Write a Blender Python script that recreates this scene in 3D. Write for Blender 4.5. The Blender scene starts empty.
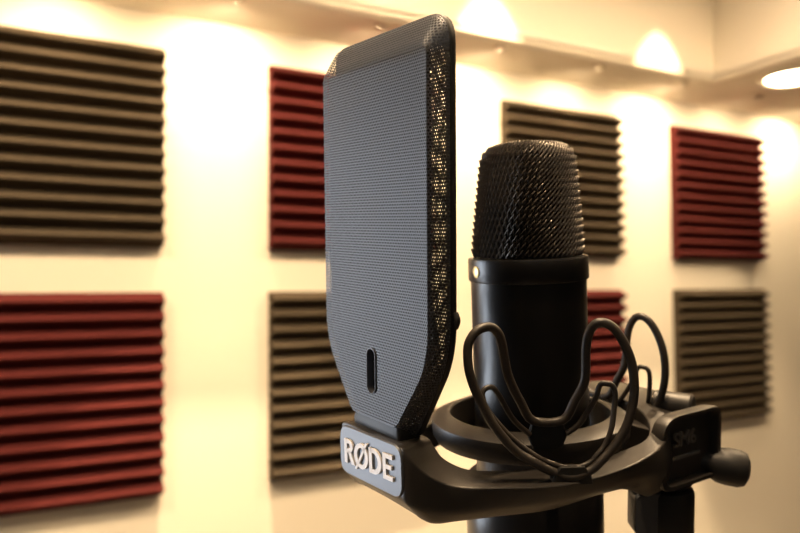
import bpy, bmesh, math, random
from mathutils import Vector, Matrix
random.seed(4)
S = bpy.context.scene
COL = S.collection
PI = math.pi
R = math.radians

# ------------------------------------------------------------------ frames
EYE = 1.75                                   # camera height above the floor
CAM = Vector((0, 0, EYE))
RIGHT = Vector((0.87823109, -0.47817328, -0.00777588))
UP = Vector((-0.01129428, -0.03699298, 0.9992517))
FWD = Vector((0.47810311, 0.87748609, 0.03788901))
FPX = 730.0


def cam_to_world(x, y, z):
    return CAM + RIGHT * x + UP * y + FWD * z


def cam_dir(x, y, z):
    return RIGHT * x + UP * y + FWD * z


# rig frame: X along the pop shield's width, Y from the shield to the microphone, Z up the microphone
RE = cam_dir(0.56442057, -0.05128527, -0.82389274)
RM = cam_dir(0.82544696, 0.04494102, 0.56268785)
RU = cam_dir(-0.00816898, 0.99767235, -0.0676989)
RC = cam_to_world(-0.0102, 0.0, 0.28)
RIG = Matrix(((RE.x, RM.x, RU.x, RC.x), (RE.y, RM.y, RU.y, RC.y), (RE.z, RM.z, RU.z, RC.z), (0, 0, 0, 1)))
D = 0.0815                                   # shield to microphone axis

# the microphone hangs in its elastic ring about two degrees off the frame
_piv = RIG @ Vector((0, D, -0.005))
TILT = Matrix.Translation(_piv) @ Matrix.Rotation(R(1.7), 4, -FWD) @ Matrix.Translation(-_piv)
MIC = TILT @ RIG
TILT_L = RIG.inverted() @ MIC                # same tilt, in rig coordinates


# ------------------------------------------------------------------ materials
def new_mat(name):
    m = bpy.data.materials.new(name)
    m.use_nodes = True
    nt = m.node_tree
    b = nt.nodes['Principled BSDF']
    return m, nt, b


def N(nt, t, **kw):
    n = nt.nodes.new(t)
    for k, v in kw.items():
        setattr(n, k, v)
    return n


def mat(name, col, rough=0.5, metal=0.0, spec=0.5, bump=0.0, scale=200.0, var=0.0, emit=None, estr=0.0):
    m, nt, b = new_mat(name)
    b.inputs['Base Color'].default_value = (*col, 1)
    b.inputs['Roughness'].default_value = rough
    b.inputs['Metallic'].default_value = metal
    b.inputs['Specular IOR Level'].default_value = spec
    if emit:
        b.inputs['Emission Color'].default_value = (*emit, 1)
        b.inputs['Emission Strength'].default_value = estr
    if bump or var:
        tc = N(nt, 'ShaderNodeTexCoord')
        nz = N(nt, 'ShaderNodeTexNoise')
        nz.inputs['Scale'].default_value = scale
        nz.inputs['Detail'].default_value = 4
        nt.links.new(tc.outputs['Object'], nz.inputs['Vector'])
        if bump:
            bp = N(nt, 'ShaderNodeBump')
            bp.inputs['Strength'].default_value = bump
            bp.inputs['Distance'].default_value = 0.0005
            nt.links.new(nz.outputs['Fac'], bp.inputs['Height'])
            nt.links.new(bp.outputs['Normal'], b.inputs['Normal'])
        if var:
            mx = N(nt, 'ShaderNodeMix', data_type='RGBA')
            mx.inputs['A'].default_value = (*[c * (1 - var) for c in col], 1)
            mx.inputs['B'].default_value = (*[min(1, c * (1 + var)) for c in col], 1)
            nt.links.new(nz.outputs['Fac'], mx.inputs['Factor'])
            nt.links.new(mx.outputs['Result'], b.inputs['Base Color'])
    return m


def perforated(name, col, rough, metal, pitch, hole, spec=0.5):
    """sheet metal pierced by a staggered grid of round holes (UVs are in metres)"""
    m, nt, b = new_mat(name)
    b.inputs['Base Color'].default_value = (*col, 1)
    b.inputs['Roughness'].default_value = rough
    b.inputs['Metallic'].default_value = metal
    b.inputs['Specular IOR Level'].default_value = spec
    uv = N(nt, 'ShaderNodeUVMap')
    sp = N(nt, 'ShaderNodeSeparateXYZ')
    nt.links.new(uv.outputs['UV'], sp.inputs[0])

    def M(op, a, c=None):
        n = N(nt, 'ShaderNodeMath', operation=op)
        for i, v in enumerate((a, c)):
            if v is None:
                continue
            if isinstance(v, (int, float)):
                n.inputs[i].default_value = v
            else:
                nt.links.new(v, n.inputs[i])
        return n.outputs[0]
    py = pitch
    px = pitch * 1.0
    yr = M('DIVIDE', sp.outputs['Y'], py)
    row = M('FLOOR', yr)
    odd = M('MULTIPLY', M('MODULO', M('ABSOLUTE', row), 2.0), 0.5)
    xr = M('ADD', M('DIVIDE', sp.outputs['X'], px), odd)
    fx = M('MULTIPLY', M('SUBTRACT', M('FRACT', xr), 0.5), px)
    fy = M('MULTIPLY', M('SUBTRACT', M('FRACT', yr), 0.5), py)
    d = M('SQRT', M('ADD', M('MULTIPLY', fx, fx), M('MULTIPLY', fy, fy)))
    inside = M('LESS_THAN', d, hole / 2)
    tr = N(nt, 'ShaderNodeBsdfTransparent')
    mx = N(nt, 'ShaderNodeMixShader')
    nt.links.new(inside, mx.inputs[0])
    nt.links.new(b.outputs[0], mx.inputs[1])
    nt.links.new(tr.outputs[0], mx.inputs[2])
    nt.links.new(mx.outputs[0], nt.nodes['Material Output'].inputs['Surface'])
    return m


WALL = mat('cream_wall_paint', (0.80, 0.75, 0.64), 0.75, spec=0.2, bump=0.15, scale=300)
CEIL = mat('cream_ceiling_paint', (0.88, 0.82, 0.70), 0.8, spec=0.2, bump=0.1, scale=250)
TRIM = mat('cream_trim_paint', (0.84, 0.77, 0.64), 0.6, spec=0.3, bump=0.05)
DARKWALL = mat('charcoal_low_bounce_wall', (0.05, 0.045, 0.04), 0.95, spec=0.1, bump=0.4, scale=800, var=0.15)  # dark finish made up for unseen walls, to cut bounce onto the rig
FLOOR = mat('brown_carpet', (0.30, 0.25, 0.19), 0.95, spec=0.1, bump=0.6, scale=900, var=0.25)
FOAM_GREY = mat('charcoal_foam', (0.062, 0.049, 0.034), 0.95, spec=0.05, bump=0.8, scale=700, var=0.12)
FOAM_RED = mat('burgundy_foam', (0.078, 0.0165, 0.0155), 0.95, spec=0.05, bump=0.8, scale=700, var=0.12)
PLASTIC = mat('black_satin_plastic', (0.015, 0.0125, 0.0105), 0.42, spec=0.42, bump=0.12, scale=1500)
PLASTIC_DK = mat('black_matt_plastic', (0.007, 0.0065, 0.006), 0.5, spec=0.3, bump=0.1, scale=1500)
LYRE = mat('black_flexible_plastic', (0.022, 0.0175, 0.014), 0.45, spec=0.35, bump=0.05, scale=900)
BODY = mat('black_ceramic_coat', (0.005, 0.0045, 0.0045), 0.29, spec=0.5, bump=0.05, scale=2500)
WIRE = mat('dark_steel_wire', (0.11, 0.096, 0.083), 0.29, metal=0.7, spec=0.6)
LINER = mat('black_inner_gauze', (0.010, 0.008, 0.006), 0.8, spec=0.1, bump=0.6, scale=2500)
GOLD = mat('gold_dot_metal', (0.85, 0.68, 0.33), 0.35, metal=0.8)
SHEET = perforated('perforated_dark_metal', (0.042, 0.0435, 0.048), 0.46, 0.35, 0.00108, 0.00076, 0.38)
SHEET_BACK = perforated('perforated_back_metal', (0.02, 0.018, 0.016), 0.5, 0.4, 0.0013, 0.00053)
PLATE = mat('grey_brushed_plate', (0.052, 0.055, 0.063), 0.40, metal=0.3, spec=0.6, bump=0.05, scale=1200)
LETTER = mat('white_lettering_enamel', (0.52, 0.49, 0.47), 0.5)
EMBOSS = mat('emboss_glint_grey', (0.09, 0.085, 0.078), 0.5, spec=0.3)  # paler than the bracket: light caught by the raised mark, put into colour
STEEL = mat('black_painted_steel', (0.015, 0.014, 0.013), 0.4, metal=0.2)
LENS = mat('warm_lamp_lens', (0.9, 0.85, 0.7), 0.4, emit=(1, 0.80, 0.50), estr=25)
LENS_OFF = mat('frosted_lamp_glass', (0.85, 0.82, 0.75), 0.3)
WHITE = mat('cream_enamel', (0.80, 0.74, 0.62), 0.5)
WFRAME = mat('white_window_enamel', (0.75, 0.75, 0.73), 0.4)

gm, gnt, gb = new_mat('clear_window_glass')
_tr = N(gnt, 'ShaderNodeBsdfTransparent')
_gl = N(gnt, 'ShaderNodeBsdfGlossy')
_gl.inputs['Roughness'].default_value = 0.02
_mx = N(gnt, 'ShaderNodeMixShader')
_mx.inputs[0].default_value = 0.06
gnt.links.new(_tr.outputs[0], _mx.inputs[1])
gnt.links.new(_gl.outputs[0], _mx.inputs[2])
gnt.links.new(_mx.outputs[0], gnt.nodes['Material Output'].inputs['Surface'])
GLASS = gm


# ------------------------------------------------------------------ object helpers
def link(name, bm, m, parent=None, smooth=40, bevel=0.0, seg=2, mw=None):
    me = bpy.data.meshes.new(name)
    bmesh.ops.recalc_face_normals(bm, faces=bm.faces)
    bm.to_mesh(me)
    bm.free()
    o = bpy.data.objects.new(name, me)
    COL.objects.link(o)
    if m:
        me.materials.append(m)
    if smooth:
        for p in me.polygons:
            p.use_smooth = True
        me.set_sharp_from_angle(angle=R(smooth))
    if bevel:
        b = o.modifiers.new('bevel', 'BEVEL')
        b.width = bevel
        b.segments = seg
        b.limit_method = 'ANGLE'
        b.angle_limit = R(35)
    if parent:
        o.parent = parent
    return o


def thing(name, label, cat, base=(0, 0, 0), frame=None, group=None):
    """an Empty at the thing's base; `off` brings meshes given in frame coordinates to it"""
    o = bpy.data.objects.new(name, None)
    COL.objects.link(o)
    o.empty_display_size = 0.02
    fr = frame if frame is not None else Matrix.Identity(4)
    o.matrix_world = fr @ Matrix.Translation(base)
    o['label'] = label
    o['category'] = cat
    if group:
        o['group'] = group
    o_off = Matrix.Translation(-Vector(base))
    return o, o_off


def part(name, bm, m, par, off=None, **kw):
    if off is not None:
        bm.transform(off)
    return link(name, bm, m, par, **kw)


def struct(name, bm, m, **kw):
    o = link(name, bm, m, None, **kw)
    o['kind'] = 'structure'
    return o


def add_box(bm, lo, hi):
    r = bmesh.ops.create_cube(bm, size=1)
    c = [(a + b) / 2 for a, b in zip(lo, hi)]
    s = [b - a for a, b in zip(lo, hi)]
    bmesh.ops.transform(bm, verts=r['verts'], matrix=Matrix.Translation(c) @ Matrix.Diagonal((*s, 1)))
    return r['verts']


def box(lo, hi):
    bm = bmesh.new()
    add_box(bm, lo, hi)
    return bm


def add_loft(bm, secs, closed=False, cap=True):
    """rings of equal length joined in order"""
    rows = [[bm.verts.new(p) for p in s] for s in secs]
    n = len(rows[0])
    last = len(rows) if closed else len(rows) - 1
    for i in range(last):
        a, b = rows[i], rows[(i + 1) % len(rows)]
        for k in range(n):
            bm.faces.new((a[k], a[(k + 1) % n], b[(k + 1) % n], b[k]))
    if cap and not closed:
        bm.faces.new(rows[0][::-1])
        bm.faces.new(rows[-1])
    return rows


def add_lathe(bm, prof, org=(0, 0, 0), axis=(0, 0, 1), n=48, cap=True):
    """prof: (radius, height) pairs along axis"""
    ax = Vector(axis).normalized()
    u = ax.orthogonal().normalized()
    v = ax.cross(u)
    org = Vector(org)
    secs = []
    for r, h in prof:
        secs.append([org + ax * h + (u * math.cos(2 * PI * k / n) + v * math.sin(2 * PI * k / n)) * r for k in range(n)])
    add_loft(bm, secs, cap=cap)


def lathe(prof, org=(0, 0, 0), axis=(0, 0, 1), n=48, cap=True):
    bm = bmesh.new()
    add_lathe(bm, prof, org, axis, n, cap)
    return bm


def catmull(pts, k=6, closed=False):
    out = []
    n = len(pts)
    P = [Vector(p) for p in pts]
    rng = n if closed else n - 1
    for i in range(rng):
        if closed:
            a, b, c, d = P[(i - 1) % n], P[i], P[(i + 1) % n], P[(i + 2) % n]
        else:
            a, b, c, d = P[max(i - 1, 0)], P[i], P[i + 1], P[min(i + 2, n - 1)]
        for j in range(k):
            t = j / k
            out.append(0.5 * ((2 * b) + (c - a) * t + (2 * a - 5 * b + 4 * c - d) * t * t + (3 * b - a - 3 * c + d) * t ** 3))
    if not closed:
        out.append(P[-1])
    return out


def add_tube(bm, pts, rad, sides=8, closed=False, flat=1.0, ref=None):
    """round (or flattened) rod through the points; rad may be a list"""
    P = [Vector(p) for p in pts]
    n = len(P)
    secs = []
    prev = None
    for i, p in enumerate(P):
        if closed:
            t = (P[(i + 1) % n] - P[(i - 1) % n])
        else:
            t = P[min(i + 1, n - 1)] - P[max(i - 1, 0)]
        if t.length < 1e-9:
            t = Vector((0, 0, 1))
        t.normalize()
        if ref is not None:
            u = (Vector(ref) - t * t.dot(Vector(ref))).normalized()
        elif prev is None:
            u = t.orthogonal().normalized()
        else:
            u = (prev - t * t.dot(prev)).normalized()
        prev = u
        v = t.cross(u)
        r = rad[i] if isinstance(rad, (list, tuple)) else rad
        secs.append([p + u * (r * flat * math.cos(2 * PI * k / sides)) + v * (r * math.sin(2 * PI * k / sides)) for k in range(sides)])
    add_loft(bm, secs, closed=closed)


def tube(*a, **k):
    bm = bmesh.new()
    add_tube(bm, *a, **k)
    return bm


def round_poly(pts, d, n=4):
    """round each corner of a closed 3D polygon; d is one distance or one per corner"""
    P = [Vector(p) for p in pts]
    m = len(P)
    out = []
    for i in range(m):
        a, p, b = P[i - 1], P[i], P[(i + 1) % m]
        dd = d[i] if isinstance(d, (list, tuple)) else d
        da = min(dd, (a - p).length * 0.49)
        db = min(dd, (b - p).length * 0.49)
        s = p + (a - p).normalized() * da
        e = p + (b - p).normalized() * db
        for j in range(n):
            t = j / (n - 1)
            out.append(s * (1 - t) ** 2 + p * (2 * t * (1 - t)) + e * t * t)
    return out


# ------------------------------------------------------------------ the room
X0, X1, Y0, YW = -1.95, 2.45, -2.3, 1.138
ZS = EYE + 0.431           # soffit height
ZT = EYE + 0.80            # ceiling inside the tray
TX0, TX1, TY0, TY1 = -1.25, 1.252, -1.6, 0.972
WX0, WX1, WZ0, WZ1 = -1.45, -0.36, EYE - 0.62, EYE + 0.36   # window opening, left part of the back wall

bm = bmesh.new()
for lo, hi in (((X0 - .15, WX0), (0, ZT)), ((WX1, X1 + .15), (0, ZT)), ((WX0, WX1), (0, WZ0)), ((WX0, WX1), (WZ1, ZT))):
    add_box(bm, (lo[0], YW, hi[0]), (lo[1], YW + 0.15, hi[1]))
struct('wall_back', bm, WALL, smooth=0)
struct('wall_left', box((X0 - .15, Y0, 0), (X0, YW, ZT)), DARKWALL, smooth=0)
struct('wall_right', box((X1, Y0, 0), (X1 + .15, YW, ZT)), DARKWALL, smooth=0)
struct('wall_front', box((X0 - .15, Y0 - .15, 0), (X1 + .15, Y0, ZT)), DARKWALL, smooth=0)
struct('floor', box((X0 - .15, Y0 - .15, -0.1), (X1 + .15, YW + .15, 0)), FLOOR, smooth=0)
struct('ceiling', box((X0 - .15, Y0 - .15, ZT), (X1 + .15, YW + .15, ZT + 0.1)), CEIL, smooth=0)

# dropped border round the raised ceiling
def ring_box(bm, o, i, z0, z1):
    def loop(b, z):
        return [Vector((b[0], b[2], z)), Vector((b[1], b[2], z)), Vector((b[1], b[3], z)), Vector((b[0], b[3], z))]
    add_loft(bm, [loop(i, z1), loop(i, z0), loop(o, z0), loop(o, z1)], closed=True)


bm = bmesh.new()
ring_box(bm, (X0, X1, Y0, YW), (TX0, TX1, TY0, TY1), ZS, ZT)
struct('ceiling_soffit', bm, CEIL, smooth=0)
bm = bmesh.new()
w = 0.034
prof = [(0.0, 0.004), (0.0, -0.006), (0.006, -0.011), (0.022, -0.009), (w, -0.001), (w, 0.004)]


def rl(dx, dz):
    return [Vector((TX0 - dx, TY0 - dx, ZS + dz)), Vector((TX1 + dx, TY0 - dx, ZS + dz)), Vector((TX1 + dx, TY1 + dx, ZS + dz)), Vector((TX0 - dx, TY1 + dx, ZS + dz))]


add_loft(bm, [rl(*p) for p in prof], closed=True)
struct('trim_1', bm, TRIM, smooth=0)

# window
wf = bmesh.new()
fw = 0.045
for lo, hi in (((WX0, WZ0), (WX0 + fw, WZ1)), ((WX1 - fw, WZ0), (WX1, WZ1)), ((WX0 + fw, WZ0), (WX1 - fw, WZ0 + fw)), ((WX0 + fw, WZ1 - fw), (WX1 - fw, WZ1))):
    add_box(wf, (lo[0], YW + 0.05, lo[1]), (hi[0], YW + 0.11, hi[1]))
win = struct('window_1', wf, WFRAME, smooth=0)
link('window_pane', box((WX0 + fw, YW + 0.078, WZ0 + fw), (WX1 - fw, YW + 0.082, WZ1 - fw)), GLASS, win, smooth=0)
struct('window_1_sill', box((WX0 - 0.03, YW - 0.03, WZ0 - 0.02), (WX1 + 0.03, YW + 0.05, WZ0)), WFRAME, smooth=0, bevel=0.004)

# ------------------------------------------------------------------ foam panels
T = 0.30
PITCH = 0.4665
SX0 = -0.0892


def foam_bm(base=0.012, tip=0.030, n=12):
    bm = bmesh.new()
    p = T / n
    prof = [(0, 0)]                                   # (depth from wall, height)
    for i in range(n):
        z = i * p
        for f, d in ((0.0, 0.0), (0.12, 0.04), (0.42, 0.92), (0.5, 1.0), (0.58, 0.92), (0.88, 0.04)):
            prof.append((base + (tip - base) * d, z + f * p))
    prof += [(base, T), (0, T)]
    xs = [i * T / 12 for i in range(13)]
    add_loft(bm, [[Vector((x, -d, z)) for d, z in prof] for x in xs])
    return bm


foams = {}
LBL = {
    (0, 0): 'charcoal wedge foam panel at top left, cut by the left edge of the photo',
    (1, 0): 'burgundy wedge foam panel half hidden behind the top of the pop shield',
    (2, 0): 'charcoal wedge foam panel behind the microphone head, right of it in the top row',
    (3, 0): 'burgundy wedge foam panel at far right of the top row, fully in view',
    (0, 1): 'burgundy wedge foam panel at bottom left, cut by the left edge of the photo',
    (1, 1): 'charcoal wedge foam panel in the bottom row, left of the lower pop shield',
    (2, 1): 'burgundy wedge foam panel mostly hidden behind the microphone body, seen through the wire loops',
    (3, 1): 'charcoal wedge foam panel at far right of the bottom row, above the locking lever',
}
for c in range(4):
    for r in range(2):
        red = (c + r) % 2 == 1
        key = 'r' if red else 'g'
        if key not in foams:
            o = link('acoustic_foam_panel', foam_bm(), FOAM_RED if red else FOAM_GREY, smooth=0)
            foams[key] = o
        else:
            o = foams[key].copy()
            COL.objects.link(o)
        z = EYE + (0.3732 if r == 0 else 0.0057) - T
        o.location = (SX0 + PITCH * c, YW + 0.0005, z)
        o['label'] = LBL[(c, r)]
        o['category'] = 'acoustic foam'
        o['group'] = 'wedge foam panels on the wall'

# ------------------------------------------------------------------ lamps of the room, and added fill lamps
WARM = (1.0, 0.71, 0.42)


def spot(loc, tgt, power, ang, blend, rad, col=WARM, parent=None):
    l = bpy.data.lights.new('spot_bulb', 'SPOT')
    l.energy = power
    l.color = col
    l.spot_size = R(ang)
    l.spot_blend = blend
    l.shadow_soft_size = rad
    o = bpy.data.objects.new('spot_bulb', l)
    COL.objects.link(o)
    d = Vector(tgt) - Vector(loc)
    o.rotation_euler = d.to_track_quat('-Z', 'Y').to_euler()
    o.location = loc
    return o


def downlight(x, y, z, rad, depth, lens, label, group):
    t, off = thing('downlight', label, 'ceiling light', (x, y, z), None, group)
    part('trim_ring', lathe([(rad * 0.72, 0.0), (rad * 0.78, -depth), (rad * 0.95, -depth), (rad, -depth * 0.4), (rad, 0.0), (rad * 0.72, 0.0)], (x, y, z), n=32, cap=False), WHITE, t, off)
    part('lens', lathe([(rad * 0.72, -0.0015), (rad * 0.72, -0.0005)], (x, y, z), n=32), lens, t, off)
    return t


WALL_SPOT = 4.0
washers = [(SX0 + PITCH * k - (PITCH - T) / 2, 1.0, n) for k, n in enumerate((
    'small downlight in the border over the left edge of the photo',
    'small downlight in the border above the bare wall between the two leftmost panel columns',
    'small downlight in the border hidden behind the right edge of the pop shield',
    'small downlight in the border above the bare wall left of the far right panels',
    'small downlight in the border beyond the far right panels'))]
washers += [(SX0 + PITCH * k + T / 2, 0.55, n) for k, n in enumerate((  # fill washers added over the panels to brighten the wall between pools
    'added fill light in the border directly above the charcoal panel at top left',
    'added fill light in the border directly above the burgundy panel behind the pop shield',
    'added fill light in the border directly above the charcoal panel behind the microphone',
    'added fill light in the border directly above the far right burgundy panel'))]
for x, f, nm in washers:
    downlight(x, YW - 0.115, ZS, 0.011, 0.005, LENS_OFF, nm, 'small wall washers along the back wall')
    f = 0.3 if 1.3 < x < 1.6 else f
    spot((x, YW - 0.115, ZS - 0.012), (x, YW, ZS - 0.205), WALL_SPOT * f, 164, 0.95, 0.008)

downlight(1.398, 0.895, ZS, 0.075, 0.004, LENS, 'round lit downlight in the border at the right edge of the photo', 'lit downlights in the side border')
spot((1.398, 0.895, ZS - 0.006), (1.398, 0.895, 0), 1.5, 150, 0.8, 0.03)

# tray lamps close to the back face of the raised ceiling
for x, nm in ((0.29, 'tray lamp above the left half of the pop shield'), (0.70, 'tray lamp over the right top corner of the pop shield'), (1.095, 'tray lamp over the corner of the raised ceiling')):
    downlight(x, TY1 - 0.10, ZT, 0.03, 0.01, LENS_OFF, nm, 'lamps inside the raised ceiling')
    spot((x, TY1 - 0.10, ZT - 0.012), (x, TY1 - 0.10, ZT - 0.4), 80, 38, 0.2, 0.006)

# unseen fill lamps added further back in the tray for general brightness
for x, y, nm, pw, an in ((-0.45, 0.35, 'added fill lamp above the left panels, well in front of the wall', 38, 160), (0.35, 0.42, 'added fill lamp above the microphone', 38, 160),
                         (1.0, 0.35, 'added fill lamp over the right half of the room, near the raised corner', 32, 160),
                         (0.12, 0.10, 'added fill lamp nearly over the camera and the pop shield', 32, 120)):  # overhead fill added to light the upward faces of the rig
    downlight(x, y, ZT, 0.05, 0.01, LENS_OFF, nm, 'lamps inside the raised ceiling')
    spot((x, y, ZT - 0.014), (x, y, 0), pw, an, 0.6, 0.04)

# daylight
W = bpy.data.worlds.new('overcast_sky')
S.world = W
W.use_nodes = True
bg = W.node_tree.nodes['Background']
tcw = N(W.node_tree, 'ShaderNodeTexCoord')
sepw = N(W.node_tree, 'ShaderNodeSeparateXYZ')
rmp = N(W.node_tree, 'ShaderNodeValToRGB')
W.node_tree.links.new(tcw.outputs['Generated'], sepw.inputs[0])
W.node_tree.links.new(sepw.outputs['Z'], rmp.inputs['Fac'])
rmp.color_ramp.elements[0].position = 0.0
rmp.color_ramp.elements[0].color = (0.78, 0.85, 0.95, 1)
rmp.color_ramp.elements[1].position = 0.6
rmp.color_ramp.elements[1].color = (0.55, 0.72, 1.0, 1)
W.node_tree.links.new(rmp.outputs['Color'], bg.inputs['Color'])
bg.inputs['Strength'].default_value = 8.5
pl = bpy.data.lights.new('window_portal', 'AREA')
pl.shape = 'RECTANGLE'
pl.size = WX1 - WX0 - 2 * fw
pl.size_y = WZ1 - WZ0 - 2 * fw
pl.cycles.is_portal = True
po = bpy.data.objects.new('window_portal', pl)
COL.objects.link(po)
po.location = ((WX0 + WX1) / 2, YW + 0.12, (WZ0 + WZ1) / 2)
po.rotation_euler = (R(-90), 0, 0)

# ------------------------------------------------------------------ the microphone
mic, moff = thing('studio_microphone', 'black side-address condenser microphone with a woven wire head, upright in the shock mount', 'microphone', (0, D, -0.15), MIC)
AX = (0, D, 0)
H_COL = 0.0008
part('body', lathe([(0.0205, -0.150), (0.0240, -0.149), (0.0254, -0.146), (0.0255, -0.0092), (0.0255, -0.0080)], AX, n=96), BODY, mic, moff, smooth=30)
part('collar', lathe([(0.0252, -0.0095), (0.0262, -0.0092), (0.0265, -0.0086), (0.0265, 0.0000), (0.0262, H_COL), (0.0240, H_COL + 0.0003), (0.0225, H_COL)], AX, n=96), BODY, mic, moff, smooth=30)

# head: round at the base, pinched to two flats that meet in a ridge facing the camera
VN = MIC.inverted().to_3x3() @ (CAM - MIC @ Vector((0, D, 0.03)))
VN.z = 0
VN.normalize()
rot0 = math.atan2(VN.y, VN.x) + R(-2)
HH, CR = 0.0492, 0.0072


def head_pt(phi, s, grow=0.0):
    """phi from the ridge; s 0..1 up the wall and over the top"""
    if s < 0.80:
        h = s / 0.80 * (HH - CR)
        ins = 0.0
    else:
        a = (s - 0.80) / 0.20 * (PI / 2)
        h = HH - CR + CR * math.sin(a)
        ins = 1 - math.cos(a)
    t = h / HH
    a_r = 0.0243 - 0.0012 * t                     # half length along the ridge axis
    b_r = 0.0243 - 0.0046 * t ** 1.3              # half width across it
    p = 2.0 - 0.42 * min(1, t * 1.25)
    c, sn = math.cos(phi), math.sin(phi)
    rr = (abs(c / a_r) ** p + abs(sn / b_r) ** p) ** (-1 / p)
    rr -= ins * CR
    rr += grow
    sh = 0.0011 * t
    return Vector((rr * math.cos(phi + rot0) - VN.y * sh, D + rr * math.sin(phi + rot0) + VN.x * sh, H_COL + 0.0005 + h))


NR, NCOL = 17, 62
gb_ = bmesh.new()
for i in range(NR):
    s0 = 0.012 + (i + 0.4) * 0.98 / NR
    pts = []
    for k in range(NCOL * 4):
        u = k / 4
        tri = [0, 1, 0, -1][k % 4]
        ph = 2 * PI * (u + 0.5 * (i % 2)) / NCOL + 0.35 * (2 * PI / NCOL) * (1 if k % 4 in (1,) else -1 if k % 4 == 3 else 0)
        s = s0 + tri * 0.54 * 0.98 / NR
        s = min(0.999, max(0.004, s))
        pts.append(head_pt(ph, s, 0.0007 if tri > 0 else -0.0006 if tri < 0 else 0.0))
    add_tube(gb_, pts, 0.00034, sides=6, closed=True)
part('wire_head', gb_, WIRE, mic, moff, smooth=60)
lb = bmesh.new()
secs = [[head_pt(2 * PI * k / 96, s / 24, -0.0022) for k in range(96)] for s in range(25)]
add_loft(lb, secs)
part('gauze', lb, LINER, mic, moff, smooth=60)
# gold front dot
ang = math.atan2(VN.y, VN.x) - R(56)
dv = Vector((math.cos(ang), math.sin(ang), 0))
part('gold_dot', lathe([(0.0026, -0.0004), (0.0026, 0.0002), (0.0021, 0.0005), (0.0008, 0.0006)], Vector((0, D, -0.0045)) + dv * 0.0265, dv, n=24), GOLD, mic, moff)

# ------------------------------------------------------------------ pop shield
pop, poff = thing('pop_shield', 'flat grey perforated metal pop shield standing upright in front of the microphone', 'pop filter', (0, 0.006, -0.0648), RIG @ Matrix.Translation((-0.0017, 0, 0)))


def outline(hw, top, ts, bh, bot, y, rt, rb=0.006, n=8):
    pts = [(-hw, y, top), (hw, y, top), (hw, y, ts), (bh, y, bot), (-bh, y, bot), (-hw, y, ts)]
    return round_poly(pts, [rt * 0.7, rt, 0.012, rb, rb, 0.012], n)


LV = [outline(0.0363, 0.0780, -0.0325, 0.0158, -0.0598, 0.0000, 0.0045, 0.003),
      outline(0.0370, 0.0801, -0.0324, 0.0162, -0.0603, 0.0012, 0.0058, 0.003),
      outline(0.0380, 0.0845, -0.0320, 0.0170, -0.0614, 0.0037, 0.0082, 0.003),
      outline(0.0389, 0.0882, -0.0314, 0.0178, -0.0630, 0.0060, 0.0105, 0.003),
      outline(0.0392, 0.0895, -0.0308, 0.0183, -0.0640, 0.0080, 0.0118, 0.003)]


def with_uv(bm):
    """UVs in metres from the nearest axis plane"""
    bm.faces.ensure_lookup_table()
    bm.normal_update()
    uv = bm.loops.layers.uv.new('UVMap')
    for f in bm.faces:
        n = f.normal
        for l in f.loops:
            c = l.vert.co
            if abs(n.y) >= 0.62:
                l[uv].uv = (c.x + 1, c.z + 1)
            elif abs(n.x) > abs(n.z):
                l[uv].uv = (c.y + 1, c.z + 1)
            else:
                l[uv].uv = (c.x + 1, c.y + 1)
    return bm


sb = bmesh.new()
rows = add_loft(sb, LV, cap=False)
# face with an oblong opening low down
NP = len(LV[0])
pc, prx, prz = Vector((-0.0002, 0, -0.0408)), 0.0027, 0.0086


def pill(k, n, y, g=1.0, gz=0.0):
    a = 2 * PI * k / n
    x, z = math.cos(a), math.sin(a)
    zz = (prz - prx) * (1 if z > 1e-6 else -1 if z < -1e-6 else 0)
    return Vector((pc.x + prx * g * x, y, pc.z + zz + prx * g * z))


# fill the face between outline and the oblong with a triangulated fill
m_ = 28
inner = [sb.verts.new(pill(k + 0.5, m_, 0.0)) for k in range(m_)]
edges = []
for loop in (rows[0], inner):
    for i in range(len(loop)):
        a, b = loop[i], loop[(i + 1) % len(loop)]
        e = sb.edges.get((a, b)) or sb.edges.new((a, b))
        edges.append(e)
bmesh.ops.triangle_fill(sb, use_beauty=True, use_dissolve=False, edges=edges)
sheet = part('mesh_screen', with_uv(sb), SHEET, pop, poff, smooth=50)
# raised lip and dark well of the oblong
rb_ = bmesh.new()
add_loft(rb_, [[pill(k + 0.5, m_, y, g) for k in range(m_)] for y, g in ((0.0006, 1.22), (-0.0005, 1.18), (-0.0006, 1.05), (0.0002, 0.96), (0.0030, 0.92))], cap=False)
part('oblong_lip', rb_, PLATE, sheet, poff, smooth=50)
wb = bmesh.new()
add_loft(wb, [[pill(k + 0.5, m_, y, g) for k in range(m_)] for y, g in ((0.0030, 0.95), (0.0034, 0.95))])
part('oblong_well', wb, PLASTIC_DK, sheet, poff, smooth=50)
gz = bmesh.new()
gz.faces.new([gz.verts.new(p) for p in outline(0.0358, 0.0772, -0.0326, 0.0156, -0.0594, 0.0024, 0.0040, 0.003)])
part('gauze', gz, LINER, pop, poff, smooth=0)
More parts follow.
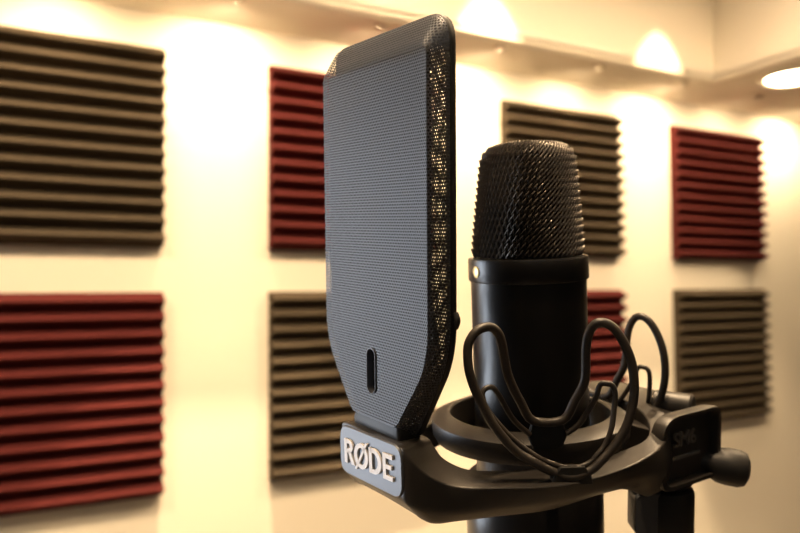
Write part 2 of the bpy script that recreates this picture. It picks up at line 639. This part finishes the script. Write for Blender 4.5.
# solid rear rim
rim = bmesh.new()
O2 = [outline(0.0393, 0.0896, -0.0308, 0.0183, -0.0640, 0.0079, 0.0118, 0.003),
      outline(0.0397, 0.0899, -0.0308, 0.0185, -0.0643, 0.0085, 0.0120, 0.003),
      outline(0.0395, 0.0897, -0.0308, 0.0184, -0.0643, 0.0104, 0.0118, 0.003),
      outline(0.0383, 0.0884, -0.0306, 0.0178, -0.0632, 0.0114, 0.0110, 0.003),
      outline(0.0360, 0.0800, -0.0302, 0.0165, -0.0630, 0.0114, 0.0080, 0.003),
      outline(0.0360, 0.0800, -0.0302, 0.0165, -0.0630, 0.0086, 0.0080, 0.003)]
add_loft(rim, O2, closed=True)
part('rim', rim, PLASTIC_DK, pop, poff, smooth=40)
bk = bmesh.new()
bk.faces.new([bk.verts.new(p) for p in outline(0.0361, 0.0801, -0.0302, 0.0166, -0.0631, 0.0100, 0.0080, 0.003)])
part('mesh_backing', with_uv(bk), SHEET_BACK, pop, poff, smooth=0)
# thick clip edge down the right and under the taper, and the foot
part('clip', tube(catmull([(0.0394, 0.0098, -0.015), (0.0406, 0.0098, -0.0175), (0.0394, 0.0098, -0.020)], 4), 0.0012, sides=10), PLASTIC_DK, pop, poff)
ft = bmesh.new()
add_loft(ft, [round_poly([(-h, y0, z), (h, y0, z), (h, y1, z), (-h, y1, z)], 0.002, 4) for h, y0, y1, z in ((0.0168, 0.0010, 0.0118, -0.0648), (0.0168, 0.0008, 0.0118, -0.0625), (0.0160, 0.0012, 0.0110, -0.0600))])
part('foot', ft, PLASTIC_DK, pop, poff, smooth=40)

# ------------------------------------------------------------------ shock mount
sm, soff = thing('shock_mount', 'black open ring shock mount with three springy wire lyres, carrying microphone and pop shield', 'shock mount', (0.032, 0.140, -0.118), RIG)

# outer frame: a closed loop of cross-sections, right half given, left half mirrored
HALF = [  # outer top (x,y,z), inner top, outer bottom, inner bottom
    ((0, -0.0022, -0.0650), (0, 0.0145, -0.0655), (0, 0.0060, -0.0930), (0, 0.0145, -0.0925), (0, -0.0024, -0.0850)),
    ((0.0190, -0.0022, -0.0648), (0.0150, 0.0145, -0.0655), (0.0190, 0.0060, -0.0935), (0.0150, 0.0145, -0.0925), (0.0195, -0.0024, -0.0845)),
    ((0.0232, -0.0014, -0.0672), (0.0172, 0.0155, -0.0680), (0.0225, 0.0068, -0.0945), (0.0172, 0.0160, -0.0925), (0.0240, -0.0014, -0.0855)),
    ((0.0278, 0.0035, -0.0738), (0.0190, 0.0195, -0.0738), (0.0262, 0.0095, -0.0955), (0.0190, 0.0200, -0.0930), (0.0282, 0.0045, -0.0880)),
    ((0.0332, 0.0130, -0.0790), (0.0225, 0.0280, -0.0785), (0.0300, 0.0175, -0.0950), (0.0225, 0.0280, -0.0930), (0.0336, 0.0140, -0.0890)),
    ((0.0420, 0.0275, -0.0800), (0.0285, 0.0390, -0.0795), (0.0365, 0.0320, -0.0945), (0.0290, 0.0390, -0.0930)),
    ((0.0530, 0.0465, -0.0800), (0.0370, 0.0540, -0.0795), (0.0435, 0.0510, -0.0940), (0.0375, 0.0540, -0.0930)),
    ((0.0555, 0.0670, -0.0800), (0.0420, 0.0700, -0.0795), (0.0470, 0.0740, -0.0922), (0.0420, 0.0700, -0.0922)),
    ((0.0535, 0.0935, -0.0795), (0.0425, 0.0930, -0.0785), (0.0475, 0.0990, -0.0935), (0.0430, 0.0930, -0.0950)),
    ((0.0482, 0.1150, -0.0775), (0.0428, 0.1095, -0.0760), (0.0450, 0.1180, -0.1000), (0.0436, 0.1095, -0.1020)),
    ((0.0375, 0.1340, -0.0735), (0.0335, 0.1228, -0.0725), (0.0370, 0.1350, -0.1030), (0.0335, 0.1230, -0.1040)),
    ((0.0210, 0.1560, -0.0690), (0.0180, 0.1300, -0.0690), (0.0210, 0.1540, -0.1040), (0.0180, 0.1302, -0.1040)),
    ((0, 0.1590, -0.0685), (0, 0.1322, -0.0682), (0, 0.1570, -0.1040), (0, 0.1324, -0.1040)),
]
for i, h in enumerate(HALF):
    if len(h) == 4:
        to, ti, bo = Vector(h[0]), Vector(h[1]), Vector(h[2])
        HALF[i] = (*h, tuple(to * 0.45 + bo * 0.55 + (to - ti).normalized() * 0.0022))
chan = []
for c in range(5):
    right = [h[c] for h in HALF]
    loop = right + [(-p[0], p[1], p[2]) for p in right[-2:0:-1]]
    chan.append(catmull(loop, 5, closed=True))
fb = bmesh.new()
secs = []
for i in range(len(chan[0])):
    to, ti, bo, bi, mid = (chan[c][i] for c in range(5))
    secs.append(round_poly([to, ti, bi, bo, mid], [0.0009, 0.0012, 0.0016, 0.003, 0.002], 4))
add_loft(fb, secs, closed=True)
frame = part('mount_frame', fb, PLASTIC, sm, soff, smooth=35)

# name plate with raised lettering
pb = bmesh.new()
zc = -0.0750
add_loft(pb, [round_poly([(-w_, y, zc - h_), (w_, y, zc - h_), (w_, y, zc + h_), (-w_, y, zc + h_)], r_, 6) for w_, h_, y, r_ in ((0.0224, 0.0099, 0.0002, 0.006), (0.0226, 0.0100, -0.0024, 0.006), (0.0221, 0.0095, -0.0030, 0.0056))])
PROT = Matrix.Translation((0, 0, zc)) @ Matrix.Rotation(R(-1.8), 4, 'Y') @ Matrix.Translation((0, 0, -zc))
pb.transform(PROT)
plate = part('name_plate', pb, PLATE, sm, soff, smooth=30)


def text_bm(s, size, depth, sx=1.0, offset=0.0, space=1.0):
    cu = bpy.data.curves.new('t', 'FONT')
    cu.body = s
    cu.size = size
    cu.extrude = depth
    cu.offset = offset
    cu.align_x = 'CENTER'
    cu.align_y = 'CENTER'
    cu.space_character = space
    o = bpy.data.objects.new('t', cu)
    COL.objects.link(o)
    dg = bpy.context.evaluated_depsgraph_get()
    me = bpy.data.meshes.new_from_object(o.evaluated_get(dg))
    bm = bmesh.new()
    bm.from_mesh(me)
    bpy.data.objects.remove(o)
    bpy.data.curves.remove(cu)
    bpy.data.meshes.remove(me)
    bm.transform(Matrix.Diagonal((sx, 1, 1, 1)))
    return bm


# letters drawn as heavy strokes: each letter a list of closed polygons (outer, hole) in units of cap height
def lettering():
    bm = bmesh.new()
    hgt, dep = 0.0097, 0.0005
    x = 0.0

    def slab(poly, x0):
        top = [bm.verts.new((x0 + p[0] * hgt, -dep, p[1] * hgt)) for p in poly]
        bot = [bm.verts.new((x0 + p[0] * hgt, dep, p[1] * hgt)) for p in poly]
        n = len(poly)
        for i in range(n):
            bm.faces.new((top[i], top[(i + 1) % n], bot[(i + 1) % n], bot[i]))
        bm.faces.new(top)
        bm.faces.new(bot[::-1])

    def strip(outer, inn, x0, closed=False):
        n = len(outer)
        for i in range(n if closed else n - 1):
            j = (i + 1) % n
            slab([outer[i], outer[j], inn[j], inn[i]], x0)

    def arc(cx, cy, rx, ry, a0, a1, n):
        return [(cx + rx * math.cos(R(a0 + (a1 - a0) * k / n)), cy + ry * math.sin(R(a0 + (a1 - a0) * k / n))) for k in range(n + 1)]
    s = 0.195
    # R
    slab([(0, 0), (s, 0), (s, 1), (0, 1)], x)
    o = [(s * .5, 1)] + [(0.27, 1)] + arc(0.30, 0.725, 0.31, 0.275, 90, -90, 10) + [(s * .5, 0.45)]
    i_ = [(s * .5, 0.83)] + [(0.27, 0.83)] + arc(0.28, 0.725, 0.125, 0.115, 90, -90, 10) + [(s * .5, 0.61)]
    strip(o, i_, x)
    slab([(0.24, 0.52), (0.44, 0.52), (0.72, 0), (0.48, 0)], x)
    x += 0.70 * hgt
    # O with a stroke
    strip(arc(0.48, 0.5, 0.48, 0.52, 0, 360, 28)[:-1], arc(0.48, 0.5, 0.265, 0.345, 0, 360, 28)[:-1], x, True)
    slab([(0.02, -0.10), (0.15, -0.10), (0.94, 1.10), (0.81, 1.10)], x)
    x += 1.03 * hgt
    # D
    slab([(0, 0), (s, 0), (s, 1), (0, 1)], x)
    o = [(s * .5, 1), (0.26, 1)] + arc(0.30, 0.5, 0.50, 0.5, 90, -90, 14) + [(0.26, 0), (s * .5, 0)]
    i_ = [(s * .5, 0.83), (0.25, 0.83)] + arc(0.27, 0.5, 0.305, 0.33, 90, -90, 14) + [(0.25, 0.17), (s * .5, 0.17)]
    strip(o, i_, x)
    x += 0.89 * hgt
    # E
    slab([(0, 0), (s, 0), (s, 1), (0, 1)], x)
    slab([(s * .9, 0), (0.60, 0), (0.60, 0.17), (s * .9, 0.17)], x)
    slab([(s * .9, 0.42), (0.54, 0.42), (0.54, 0.58), (s * .9, 0.58)], x)
    slab([(s * .9, 0.83), (0.60, 0.83), (0.60, 1), (s * .9, 1)], x)
    x += 0.60 * hgt
    k = 0.0352 / x
    bm.transform(Matrix.Translation((0, -0.0033, zc + 0.0004)) @ Matrix.Rotation(R(-3.2), 4, 'Y') @ Matrix.Translation((-0.0176, 0, -hgt / 2)) @ Matrix.Diagonal((k, 1, 1, 1)))
    return bm


lt = part('lettering', lettering(), LETTER, plate, soff, smooth=0)
lt['label'] = 'white raised brand lettering'

# inner ring round the microphone (tilted with it)
ir = bmesh.new()
prof = [(0.0355, -0.0690), (0.0360, -0.0683), (0.0368, -0.0682), (0.0432, -0.0708), (0.0438, -0.0711), (0.0440, -0.0717), (0.0438, -0.0775), (0.0425, -0.0800), (0.0385, -0.0812), (0.0355, -0.0805)]
nn = 72
add_loft(ir, [[Vector((r * math.cos(2 * PI * k / nn), D + r * math.sin(2 * PI * k / nn), h)) for k in range(nn)] for r, h in prof], closed=True)
ir.transform(TILT_L)
ir.transform(Matrix.Translation(RIG.to_3x3().inverted() @ (RIGHT * -0.0012)))
iring = part('suspension_ring', ir, PLASTIC, sm, soff, smooth=35)
# threaded cup that the microphone screws into, below the ring
cu_ = bmesh.new()
add_lathe(cu_, [(0.0256, -0.098), (0.0300, -0.099), (0.0308, -0.1005), (0.0308, -0.135), (0.0295, -0.137), (0.0256, -0.138)], AX, n=72, cap=False)
for kk in range(3):
    a = R((-30, 60, 120)[kk])
    c0 = Vector((0, D, 0))
    d_ = Vector((math.cos(a), math.sin(a), 0))
    add_tube(cu_, [c0 + d_ * 0.0400 + Vector((0, 0, -0.079)), c0 + d_ * 0.0375 + Vector((0, 0, -0.090)), c0 + d_ * 0.0290 + Vector((0, 0, -0.101))], 0.0026, sides=10)
cu_.transform(TILT_L)
part('threaded_cup', cu_, BODY, sm, soff, smooth=35)

# lyres: (t along the ring, r out from the axis, z) for the one facing the camera
OUTER = [(-5.0, 58.5, -76.5), (-11.5, 59, -73.0), (-19.4, 58, -67.9), (-26.5, 58, -59.5), (-30.6, 58, -52.5), (-34.4, 58, -44.5), (-36.6, 58, -37.4), (-36.9, 57, -30.0), (-35.6, 56.5, -26.0),
         (-32.6, 55.5, -23.0), (-28.2, 54, -22.2), (-25.2, 53, -24.2), (-23.2, 52, -28.3), (-20.8, 50, -39.4), (-18.3, 49, -46.0), (-14.6, 47.5, -52.8), (-9.5, 46.5, -60.4)]
OUTER_R = [(9.0, 58.5, -76.5), (13.0, 58.5, -73.2), (17.2, 58, -69.0), (20.5, 58, -64.8), (23.2, 58, -59.7), (25.4, 58, -52.0), (25.9, 58, -44.6), (25.0, 57.5, -36.5), (22.5, 57, -29.6),
           (19.2, 56, -24.0), (15.5, 55, -21.4), (12.0, 54, -22.0), (9.9, 52.5, -26.5), (9.6, 51, -33.0), (10.0, 49, -44.3), (6.5, 47.5, -52.8), (2.2, 46.5, -60.4)]
INNER = [(-5.0, 57.5, -73.8), (-10.5, 57.5, -71.2), (-17.2, 57, -66.4), (-22.5, 57, -61.5), (-26.7, 57, -56.6), (-29.6, 56.5, -52.5), (-31.0, 56, -49.0), (-30.8, 55, -46.1), (-28.0, 54, -44.9), (-25.1, 53, -47.1),
         (-19.4, 50, -56.8), (-15.5, 48.6, -61.5), (-11.0, 47.4, -65.5)]
INNER_R = [(9.0, 57.5, -74.0), (12.0, 57.5, -71.0), (15.3, 57, -67.4), (17.6, 57, -61.5), (19.0, 56, -54.4), (19.7, 55, -48.2), (18.9, 54.5, -45.6), (17.3, 54, -44.9), (14.6, 53, -45.4), (13.4, 51.5, -51.0), (10.5, 50, -57.0), (7.5, 48.6, -62.0), (3.5, 47.4, -65.5)]


def lyre(a_deg, lift=0.0, mirror=1, tshift=0.0, alift=0.0):
    a = R(a_deg)
    rd = Vector((math.cos(a), math.sin(a), 0))
    td = Vector((-math.sin(a), math.cos(a), 0)) * mirror
    c0 = Vector((0, D, 0))

    def W3(p):
        return c0 + rd * (p[1] / 1000) + td * ((p[0] + tshift) / 1000) + Vector((0, 0, p[2] / 1000 + lift))
    loops = bmesh.new()
    big = OUTER[::-1] + [(2.0, 59.0, -78.6)] + OUTER_R
    add_tube(loops, catmull([W3(p) for p in big], 4, closed=True), 0.00178, sides=10, closed=True)
    small = INNER[::-1] + [(2.0, 57.6, -75.8)] + INNER_R
    add_tube(loops, catmull([W3(p) for p in small], 4), 0.00108, sides=10)
    o = part('lyre', loops, LYRE, sm, soff, smooth=60)
    # block on the outer frame
    b = bmesh.new()
    add_loft(b, [round_poly([W3((t0, r0, z)), W3((t1, r0, z)), W3((t1, r1, z)), W3((t0, r1, z))], 0.0012, 4) for t0, t1, r0, r1, z in ((-6.0, 10.0, 55, 60.3, -81.0 + alift), (-5.0, 9.0, 55.5, 60.3, -77.0 + alift), (-2.8, 6.8, 56.3, 60.2, -74.6 + alift))])
    part('frame_anchor', b, PLASTIC_DK, o, soff, smooth=35)
    b = bmesh.new()
    add_loft(b, [round_poly([W3((t0, r0, z)), W3((t1, r0, z)), W3((t1, r1, z)), W3((t0, r1, z))], 0.0012, 4) for t0, t1, r0, r1, z in ((-9.5, 2.0, 44.0, 47.2, -71.5), (-11.5, 4.0, 43.6, 47.4, -66.5), (-9.8, 2.3, 44.4, 46.9, -60.6))])
    part('ring_anchor', b, PLASTIC_DK, o, soff, smooth=35)
    return o


lyre(-30.0)
lyre(90.0, lift=-0.0075, mirror=-1, tshift=4.4, alift=11)
lyre(-150.0, lift=0.004, mirror=-1)

# rear bracket: box with a recessed right side, rounded rim
bb = bmesh.new()
zt, zb = -0.0680, -0.1010
side = [(0.1140, zb + 0.004), (0.1140, zt - 0.006), (0.1200, zt), (0.1580, zt), (0.1580, zb), (0.1180, zb)]


def sec(x, g, rr=0.0060):
    cy = 0.137
    cz = (zt + zb) / 2
    return round_poly([(x, cy + (y - cy) * g, cz + (z - cz) * g) for y, z in side], rr, 5)


add_loft(bb, [sec(0.0412, 0.98), sec(0.0464, 1.0), sec(0.0475, 0.985), sec(0.0475, 0.88, 0.004), sec(0.0430, 0.85, 0.004), sec(0.0428, 0.2, 0.001)])
add_box(bb, (0.018, 0.1200, zb + 0.0015), (0.0425, 0.1560, -0.0760))
brk = part('bracket', bb, PLASTIC, sm, soff, smooth=35)
tb = text_bm('SM6', 0.0095, 0.0006)
tb.transform(Matrix.Translation((0.0434, 0.1360, -0.0810)) @ Matrix(((0, 0, 1, 0), (1, 0, 0, 0), (0, 1, 0, 0), (0, 0, 0, 1))))
part('embossed_mark', tb, EMBOSS, brk, soff, smooth=0)
part('embossed_line', box((0.0426, 0.1270, -0.0895), (0.0440, 0.1470, -0.0882)), EMBOSS, brk, soff, smooth=0)
# pivot barrel behind the rim
part('pivot_barrel', lathe([(0.0052, -0.009), (0.0062, -0.008), (0.0062, 0.008), (0.0052, 0.009), (0.0030, 0.009)], (0.0300, 0.1465, -0.0702), (0.93, 0.36, 0), n=40), PLASTIC, sm, soff, smooth=35)
# locking lever
lv = Vector((0.70, 0.60, -0.12)).normalized()
part('locking_lever', lathe([(0.0045, -0.022), (0.0052, -0.010), (0.0060, -0.004), (0.0080, 0.000), (0.0085, 0.004), (0.0085, 0.009), (0.0075, 0.0118), (0.0050, 0.0132), (0.0015, 0.0136)], (0.0455, 0.1585, -0.0968), lv, n=40), PLASTIC_DK, sm, soff, smooth=35)
# swivel under the bracket
sw = bmesh.new()
add_lathe(sw, [(0.0085, 0.016), (0.0105, 0.015), (0.0108, 0.011), (0.0090, 0.0095), (0.0112, 0.008), (0.0118, 0.006), (0.0118, -0.015), (0.0108, -0.017), (0.0095, -0.018)], (0.033, 0.139, -0.115), n=40)
part('swivel_body', sw, PLASTIC_DK, sm, soff, smooth=35)
eb = bmesh.new()
ev = RIG.to_3x3().inverted() @ RIGHT
ev.z = 0
ev.normalize()
dpt = Vector((-ev.y, ev.x, 0))
ec = Vector((0.033, 0.139, -0.1165)) - ev * 0.0105 - dpt * 0.004
add_loft(eb, [round_poly([ec + ev * x + dpt * y + Vector((0, 0, z)) for x, z in ((-0.0075 * g, -0.0095 * g), (0.0075 * g, -0.0105 * g), (0.0075 * g, 0.0105 * g), (-0.0075 * g, 0.0095 * g))], 0.003, 5) for y, g in ((-0.0050, 0.93), (-0.0042, 1.0), (0.0055, 1.0))])
part('swivel_ear', eb, PLATE, sm, soff, smooth=35)

# ------------------------------------------------------------------ microphone stand
top = RIG @ Vector((0.033, 0.139, -0.1335))
st, stoff = thing('microphone_stand', 'black microphone stand whose top joins the swivel below the shock mount', 'microphone stand', (top.x, top.y, 0.0))
bx_, by_ = top.x, top.y
part('thread_adaptor', lathe([(0.0095, -0.022), (0.0105, -0.021), (0.0105, -0.006), (0.0080, -0.003), (0.0078, -0.0025)], top, (0, 0, 1), n=32), STEEL, st, stoff)
part('pole', lathe([(0.0080, 0.030), (0.0080, top.z - 0.018)], (bx_, by_, 0), n=32), STEEL, st, stoff)
part('clutch', lathe([(0.010, 0.95), (0.014, 0.955), (0.014, 1.03), (0.010, 1.035)], (bx_, by_, 0), n=32), PLASTIC, st, stoff)
part('base', lathe([(0.130, 0.0), (0.135, 0.004), (0.135, 0.014), (0.125, 0.020), (0.030, 0.030), (0.012, 0.040)], (bx_, by_, 0), n=64), STEEL, st, stoff)

# ------------------------------------------------------------------ camera
cam = bpy.data.cameras.new('camera')
co = bpy.data.objects.new('camera', cam)
COL.objects.link(co)
co.matrix_world = Matrix(((RIGHT.x, UP.x, -FWD.x, CAM.x), (RIGHT.y, UP.y, -FWD.y, CAM.y), (RIGHT.z, UP.z, -FWD.z, CAM.z), (0, 0, 0, 1)))
cam.sensor_width = 36
cam.lens = FPX * 36 / 800
cam.clip_start = 0.01
cam.dof.use_dof = True
cam.dof.focus_distance = 0.275
cam.dof.aperture_fstop = 9.5
S.camera = co

S.view_settings.view_transform = 'Standard'
S.view_settings.look = 'None'
S.view_settings.gamma = 1
S.view_settings.exposure = 0.56
S.cycles.max_bounces = 10
S.cycles.transparent_max_bounces = 16
